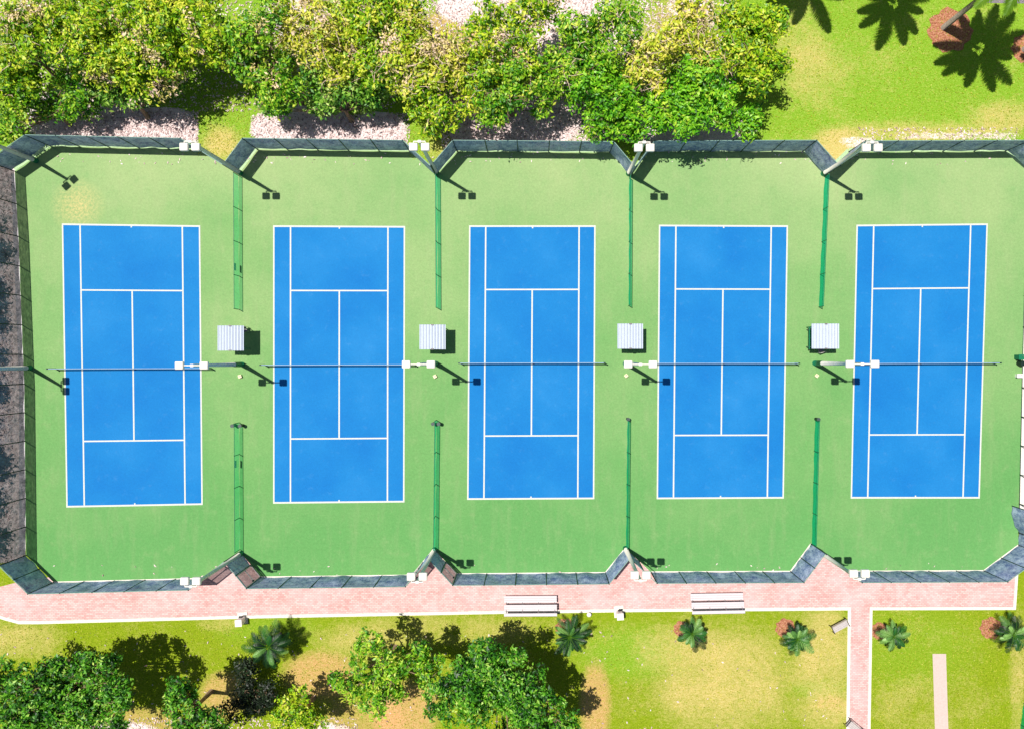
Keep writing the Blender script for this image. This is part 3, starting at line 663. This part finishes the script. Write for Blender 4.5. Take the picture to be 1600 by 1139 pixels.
def tree(label, blobs, leaf, base=None, name='broadleaf_tree', dens=1.0, size=0.2, seed=1, cat='tree', group='trees beyond the courts', spread=.33, limbs=True, twigs=0, dry=None, lobe=(.26, .19)):
    rng = np.random.default_rng(seed); rnd = random.Random(seed)
    cs = []
    for (px, py, r, h) in blobs: cs.append((A(px, py, h), r / S * (H - h) / H))
    tot = sum(r * r for _, r in cs); mc = sum((c * (r * r) for c, r in cs), Vector()) / tot
    org = Vector((mc.x, mc.y, 0)) if base is None else G(*base)
    t = thing(name, label, cat, org, 0, group)
    CC = []; NN = []; SP = []; subs = []
    for c, r in cs:
        ns = max(5, int(6 + r * 2.2))
        for k in range(ns):
            a = rng.random() * 6.283; q = math.sqrt(rng.random()) * .78
            sub = np.array([c.x + math.cos(a) * q * r, c.y + math.sin(a) * q * r, c.z + (rng.random() * 1.3 - .6 - .3 * q * q) * r * .6])
            sr = r * (lobe[0] + lobe[1] * rng.random()); subs.append((sub, sr))
            n = int(26 * sr * sr * dens) + 4
            d = rng.normal(0, 1, (n, 3)); d[:, 2] = np.abs(d[:, 2]) * 1.1 - .35; d /= np.linalg.norm(d, axis=1)[:, None]
            rad = sr * (.55 + .6 * rng.random(n) ** .8); CC.append(sub + d * rad[:, None] * np.array([1, 1, .75])); NN.append(d * .6 + np.array([0, 0, .75])); SP.append(np.full(n, spread * (0.6 + .5 * rng.random())))
    CC = np.concatenate(CC); NN = np.concatenate(NN); SP = np.concatenate(SP)
    keep = CC[:, 2] > .5; CC = CC[keep]; NN = NN[keep]; SP = SP[keep]
    pick = np.array([mnoise.noise(Vector(c) * .55 + Vector((seed, 0, 0))) for c in CC]) > (.3 if dry else 9)
    V, F, tn = leaves((CC - np.array(org))[~pick], NN[~pick], size, 11, SP[~pick], rng)
    fast_mesh('crown', V, F, LEAF[leaf], t, tn)
    if dry and pick.sum() > 3:
        V, F, tn = leaves((CC - np.array(org))[pick], NN[pick], size * .8, 7, SP[pick], rng)
        fast_mesh('dry_foliage', V, F, LEAF[dry], t, tn)
    # trunk and limbs
    top = min(c.z for c, r in cs) * .55; lean = (mc - org) * .3
    mt = MB().tube([(0, 0, -.05), (lean.x * .5, lean.y * .5, top * .5), (lean.x, lean.y, top)], [.24, .17, .14], 9); mt.build('trunk', M['bark'], t, True)
    if limbs:
        ml = MB(); st = Vector((lean.x, lean.y, top - .1))
        for sub, sr in subs:
            e = Vector(sub) - org; md = lerp(st, e, .5) + Vector((rnd.uniform(-.3, .3), rnd.uniform(-.3, .3), rnd.uniform(.1, .5)))
            ml.tube([st, md, e], [.09, .055, .03], 6)
            for j in range(3):
                dd = Vector((rnd.uniform(-1, 1), rnd.uniform(-1, 1), rnd.uniform(.1, .9))).normalized() * sr * rnd.uniform(.7, 1.15)
                ml.tube([e, e + dd * .55 + Vector((0, 0, .08)), e + dd], [.032, .022, .01], 5)
        if twigs:
            top_ = [i for i in range(len(CC)) if NN[i][2] > .7]
            for _ in range(twigs):
                i = rnd.choice(top_); p = Vector(CC[i]) - org; a = rnd.random() * 6.283; L = rnd.uniform(.5, 1.5)
                dd = Vector((math.cos(a), math.sin(a), rnd.uniform(-.1, .35))).normalized(); sd = Vector((-dd.y, dd.x, 0))
                p = p + Vector((0, 0, .12)); q1 = p + dd * L * .5 + sd * rnd.uniform(-.12, .12); q2 = p + dd * L + sd * rnd.uniform(-.3, .3)
                ml.tube([p, q1, q2], [.03, .022, .01], 4)
                ml.tube([q1, q1 + (dd + sd * rnd.choice((-1, 1))).normalized() * L * .35], [.016, .006], 4)
        ml.build('limbs', M['twig' if twigs > 45 else 'bark'], t, True)
    return t
NT_ = [
 ('lime-tipped tree in the top left corner, closest to the left edge', [(30, 40, 70, 5.5), (100, 75, 60, 5.5), (20, 120, 50, 4.5)], 'lime', (88, 120), 1.0),
 ('dark green tree hugging the top left corner fence', [(35, 150, 48, 3), (110, 145, 42, 2.8), (8, 200, 24, 2.2)], 'mid', (110, 195), .9),
 ('yellow-green tree in the top row above the leftmost court', [(190, 60, 72, 5.5), (165, 110, 46, 4.6), (130, 20, 50, 5.5), (235, 95, 55, 5)], 'lime', (230, 115), .9),
 ('sparse dark tree with gaps above the floodlight end of the leftmost court', [(205, 132, 40, 2.8), (160, 142, 30, 2.6), (262, 135, 24, 2.4)], 'deep', (232, 185), .8),
 ('tall olive tree at the top edge left of the grassy gap', [(300, 40, 66, 5.5), (255, 20, 46, 5.5), (350, 75, 42, 4.2), (290, 80, 34, 4)], 'lime', (345, 100), .8),
 ('green tree above the upper left end of the second court', [(400, 50, 60, 5.5), (440, 118, 54, 4), (385, 110, 36, 3.8)], 'mid', (440, 150), .8),
 ('tree with tan bare patches at the top edge above the second court', [(500, 50, 66, 5.5), (460, 25, 46, 5.5), (530, 90, 46, 4.6)], 'straw', (540, 90), .7),
 ('dark dense tree behind the fence of the second court', [(530, 135, 50, 3.4), (500, 165, 28, 2.4), (580, 145, 36, 2.8), (425, 152, 28, 2.6)], 'deep', (550, 190), .8),
 ('yellow-green tree at the top edge right of the tan tree', [(590, 40, 66, 5.5), (605, 100, 52, 5), (560, 15, 40, 5.5)], 'lime', (620, 85), 1.1),
 ('feathery yellow tree with pale bare branches above the notch of second and middle courts', [(670, 60, 62, 5.5), (690, 110, 46, 5), (640, 110, 40, 5)], 'straw', (700, 110), .7),
 ('lime tree hanging over the notch between second and middle courts', [(660, 145, 44, 4.4), (708, 150, 46, 4.2), (668, 190, 24, 2.8), (755, 120, 38, 4.6)], 'lime', (705, 190), .85),
 ('thin tree over mauve litter at the top edge above the middle court', [(785, 45, 50, 5), (850, 30, 50, 5.2), (815, 95, 46, 4.6), (750, 75, 40, 5)], 'lime', (820, 90), .6),
 ('green tree casting ragged shade on the middle court', [(780, 140, 48, 5), (836, 150, 32, 4), (768, 182, 24, 4.6), (865, 110, 36, 4.6)], 'mid', (800, 180), .9),
 ('olive tree at the top edge above the right end of the middle court', [(915, 65, 54, 5.2), (970, 40, 50, 5.4), (900, 110, 40, 4.6)], 'mid', (930, 90), .85),
 ('bright green tree over the notch between middle and fourth courts', [(950, 135, 58, 4.6), (1010, 158, 48, 4.2), (940, 186, 32, 3.4), (985, 210, 22, 3.3)], 'bright', (970, 205), 1.1),
 ('bright green rounded tree overhanging the fence of the fourth court', [(1075, 166, 46, 4.6), (1130, 158, 50, 4.4), (1090, 120, 46, 4.8), (1165, 186, 30, 3.5)], 'bright', (1085, 205), 1.05),
 ('straw-coloured tree with bare twigs at the top edge above the fourth court', [(1070, 60, 58, 5.5), (1020, 100, 42, 5), (1110, 90, 36, 5)], 'straw', (1050, 110), .85),
 ('lime tree at the right end of the top row beside open lawn', [(1180, 80, 48, 5.2), (1200, 120, 38, 4.8), (1150, 30, 44, 5.5), (1205, 30, 36, 5.5)], 'lime', (1130, 120), 1.0),
]
for i, (lb, bl, lf, bs, dn) in enumerate(NT_):
    tree(lb, bl, lf, bs, dens=dn, seed=100 + i, size=.17, spread=.26, lobe=(.24, .2), twigs=(70, 20, 30, 10, 30, 30, 110, 25, 50, 140, 60, 70, 40, 60, 20, 14, 120, 25)[i], dry=('dryleaf', None, 'dryleaf', None, 'dryleaf', 'dryleaf', 'dryleaf', None, 'dryleaf', 'dryleaf', None, 'dryleaf', None, 'dryleaf', None, None, 'dryleaf', None)[i])
ST_ = [
 ('large mid green tree filling the lower left corner', [(40, 1095, 60, 6.2), (105, 1080, 54, 6.2), (160, 1042, 30, 6.4), (80, 1045, 34, 6), (150, 1118, 46, 6.4), (12, 1060, 30, 6), (176, 1078, 32, 6.8), (130, 1038, 28, 6.2), (186, 1120, 30, 6.8), (70, 1130, 50, 6)], 'garden', (100, 1035), 1.25),
 ('light green tree at the bottom edge, second from the left', [(290, 1110, 46, 6.4), (275, 1080, 24, 6.5), (320, 1135, 34, 6)], 'garden', (330, 1080), 1.1),
 ('small yellow-green tree at the bottom edge below the second court', [(465, 1100, 28, 4.2), (485, 1125, 26, 4), (450, 1130, 24, 4)], 'lime', (490, 1090), 1.0),
 ('loose airy green tree standing on bare soil below the second court', [(590, 1034, 50, 5.6), (550, 1062, 40, 5.4), (648, 1040, 40, 5.6), (600, 1085, 40, 5.2), (672, 1038, 20, 5.6)], 'mid', (618, 1010), .8),
 ('big dense bright green tree at the bottom edge below the middle court', [(768, 1070, 66, 7), (835, 1090, 56, 7), (715, 1098, 52, 6.6), (790, 1135, 66, 7), (872, 1128, 38, 6.4), (740, 1042, 32, 7), (800, 1035, 26, 7)], 'garden', (790, 1030), 1.45),
]
for i, (lb, bl, lf, bs, dn) in enumerate(ST_):
    tree(lb, bl, lf, bs, dens=dn, seed=300 + i, size=.15, spread=.17, group='trees on the lower lawn', lobe=(.2, .22))
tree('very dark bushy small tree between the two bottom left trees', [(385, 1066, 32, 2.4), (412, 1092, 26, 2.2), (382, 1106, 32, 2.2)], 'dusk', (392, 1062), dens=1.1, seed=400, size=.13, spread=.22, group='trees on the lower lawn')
WL = ['thin tree beyond the left fence, nearest the top left corner', 'thin tree beyond the left fence above the leftmost net', 'thin tree beyond the left fence level with the leftmost net', 'thin tree beyond the left fence below the leftmost net', 'thin tree beyond the left fence, nearest the pink path']
for k, y in enumerate((330, 440, 560, 690, 800)):  # out-of-frame trees, added to throw mottled shadow on the strip behind the fence
    tree(WL[k], [(-98, y, 42, 3.5), (-70, y + 45, 24, 3.2)], 'deep', None, dens=.35, seed=500 + k, size=.2, spread=.3, group='thin trees outside the left fence')

def palm(x, y, h, r, nf, label, leaf='palm', name='palm_tree', lw=.07, dens=26, seed=1, droop=.5, trunk_r=.16, mulch=0.0, group=None, lean=(0, 0), lift=.5, msh=(0, 0), lf=.2):
    rnd = random.Random(seed); rng = np.random.default_rng(seed)
    t = thing(name, label, 'palm tree' if h > 2.2 else 'palm', G(x, y), 0, group)
    tp = Vector((lean[0], lean[1], h))
    MB().tube([(0, 0, -.05), (tp.x * .4, tp.y * .4, h * .5), tuple(tp)], [trunk_r * 1.25, trunk_r, trunk_r * .85], 10).build('trunk', M['pbark'], t, True)
    for k in range(nf):
        a = 2 * math.pi * (k * .618034) + rnd.uniform(-.15, .15); lay = k / nf
        L = r * rnd.uniform(.7, 1.15) * (1 - .25 * (lay > .8)); el = lift * (.1 + 1.3 * lay) - .1
        dirv = Vector((math.cos(a), math.sin(a), 0)); pts = []
        for j in range(9):
            u = j / 8; pts.append(tp + dirv * (L * (u - .12 * u * u)) + Vector((0, 0, L * (el * u - (droop + .25 * el) * u * u))))
        V = []; F = []
        side = Vector((-dirv.y, dirv.x, 0)); n = dens
        for j in range(n):
            u = .12 + .88 * j / (n - 1); s = u * 8; i0 = min(7, int(s)); p = lerp(pts[i0], pts[i0 + 1], s - i0); tg = (pts[i0 + 1] - pts[i0]).normalized()
            ll = L * lf * (math.sin(math.pi * min(1, u * .86 + .12)) ** .7 + .12) * rnd.uniform(.85, 1.1)
            for sg in (-1, 1):
                d = (side * sg * .8 + tg * .62 + Vector((0, 0, -.18 + rnd.uniform(-.1, .12)))).normalized(); w_ = tg * lw * .5
                q = len(V); V += [p - w_, p + w_, p + d * ll * .6 + w_ * .8 - Vector((0, 0, .02)), p + d * ll - Vector((0, 0, ll * .15)), p + d * ll * .6 - w_ * .8 - Vector((0, 0, .02))]; F.append((q, q + 1, q + 2, q + 3, q + 4))
        o_ = mesh('frond', V, F, LEAF[leaf], t)
        at = o_.data.attributes.new('tone', 'FLOAT', 'POINT'); at.data.foreach_set('value', np.full(len(V), rnd.random(), dtype=np.float32) )
        MB().tube(pts, [.028, .026, .024, .02, .018, .015, .012, .01, .006], 5).build('stalk', LEAF['palmy'], o_)
    if mulch:
        m = 26; vv = [(G(x + msh[0], y + msh[1]).x + math.cos(6.283 * k / m) * mulch * (1 + .12 * math.sin(k * 2.3 + seed)), G(x + msh[0], y + msh[1]).y + math.sin(6.283 * k / m) * mulch * (1 + .1 * math.sin(k * 1.7 + seed)), .018) for k in range(m)]
        o = mesh('mulch_bed', vv, [tuple(range(m))], M['mulch']); tag(o, 'reddish mulch ring around the ' + label[:1].lower() + label[1:] if False else MUL[seed], 'mulch bed', 'mulch rings under the palms')
    return t
MUL = {12: 'pink mulch ring under the spiky palm right of the middle bleacher', 13: 'pink mulch ring under the small palm below the fourth court', 14: 'pink mulch ring under the palm left of the pale grey bench', 15: 'pink mulch ring under the palm just right of the narrow brick path',
       16: 'reddest mulch ring under the palm at the lower right edge', 21: 'large red-brown mulch ring under the leaning tall palm trunk', 22: 'red-brown mulch ring cut by the right edge, upper right corner'}
gp = 'small palms on the lower lawn'
palm(438, 990, 2.7, 2.05, 26, 'grey-green fan-shaped palm left of the lower trees with a black shadow beside it', seed=11, lw=.075, lf=.24, dens=18, droop=.4, lift=.9, group=gp, trunk_r=.13)
palm(889, 982, 1.7, 1.9, 28, 'spiky palm on the lawn right of the middle bleacher', seed=12, lw=.05, lf=.18, droop=.25, lift=.9, mulch=.85, msh=(-6, -1), group=gp)
palm(1076, 980, 1.4, 1.5, 20, 'small palm on the lawn below the fourth court', seed=13, lw=.085, lf=.26, dens=13, droop=.35, lift=.9, mulch=.7, msh=(-11, 2), group=gp)
palm(1237, 988, 1.4, 1.6, 24, 'palm on the lawn left of the pale grey bench', seed=14, lw=.085, lf=.26, dens=13, droop=.35, lift=.8, mulch=.85, msh=(-10, -7), group=gp)
palm(1384, 984, 1.4, 1.5, 18, 'palm on the lawn just right of the narrow brick path', seed=15, lw=.085, lf=.26, dens=13, droop=.35, lift=.8, mulch=.75, msh=(-10, 1), group=gp)
palm(1565, 980, 1.5, 1.7, 21, 'palm on the lawn at the lower right edge of the picture', seed=16, lw=.085, lf=.26, dens=13, droop=.35, lift=.8, mulch=.95, msh=(-17, 1), group=gp)
gt = 'tall palms beyond the upper right lawn'
palm(1474, 44, 9.8, 4.7, 17, 'tall palm with a leaning trunk rising from red mulch in the upper right', seed=21, leaf='palmy', lw=.12, lf=.19, dens=40, droop=.3, trunk_r=.2, mulch=1.9, msh=(10, 4), group=gt, lift=.6)
palm(1600, 78, 11.5, 4.6, 17, 'tall palm rising from the mulch ring at the right edge', seed=22, leaf='palmy', lw=.12, lf=.19, dens=40, droop=.3, trunk_r=.2, mulch=1.3, msh=(4, -2), group=gt, lift=.6)
palm(1336, -32, 11.0, 4.4, 16, 'tall palm beyond the top edge, casting the frond shadow on the lawn middle', seed=23, leaf='palmy', lw=.12, lf=.19, dens=40, droop=.3, trunk_r=.2, group=gt, lift=.6)
palm(1202, -52, 11.0, 4.1, 16, 'tall palm beyond the top edge, casting the frond shadow beside the lime tree', seed=24, leaf='palmy', lw=.12, lf=.19, dens=40, droop=.3, trunk_r=.2, group=gt, lift=.6)

# ------------------------------------------------------------------ litter and grass (uncountable)
def scatter(name, regions, leaf, size, up, dz):
    P = []
    for (x0, y0, x1, y1, n) in regions:
        q = RNG.random((n, 2)); P.append(np.stack([(x0 + q[:, 0] * (x1 - x0) - 838) / S, (560 - (y0 + q[:, 1] * (y1 - y0))) / S, np.full(n, dz)], 1))
    P = np.concatenate(P); m = len(P)
    V, F, tn = leaves(P, np.tile(np.array([[0, 0, up]]), (m, 1)), size, 1, np.full(m, .02), RNG)
    V[:, 2] = np.maximum(V[:, 2], .012)
    o = fast_mesh(name, V, F, LEAF[leaf], None, tn); o['kind'] = 'stuff'; return o
scatter('leaf_litter', [(50, 175, 310, 226, 3500), (392, 178, 640, 230, 2600), (690, 150, 950, 232, 5200), (20, 0, 620, 175, 5000), (620, 0, 1150, 150, 9000), (-40, 262, 20, 880, 3500), (160, 1120, 560, 1160, 900), (1340, 200, 1590, 224, 350), (90, 238, 1560, 258, 160), (60, 880, 1560, 900, 60), (0, 985, 1300, 1139, 260)], 'litter', .11, 1.6, .04)
scatter('grass', [(1200, -20, 1640, 226, 7000), (0, 976, 1320, 1145, 14000), (1364, 956, 1454, 1145, 1800), (1486, 956, 1640, 1145, 3000), (310, 130, 390, 245, 1500), (640, 170, 700, 250, 900)], 'grass', .06, 1.6, .035)
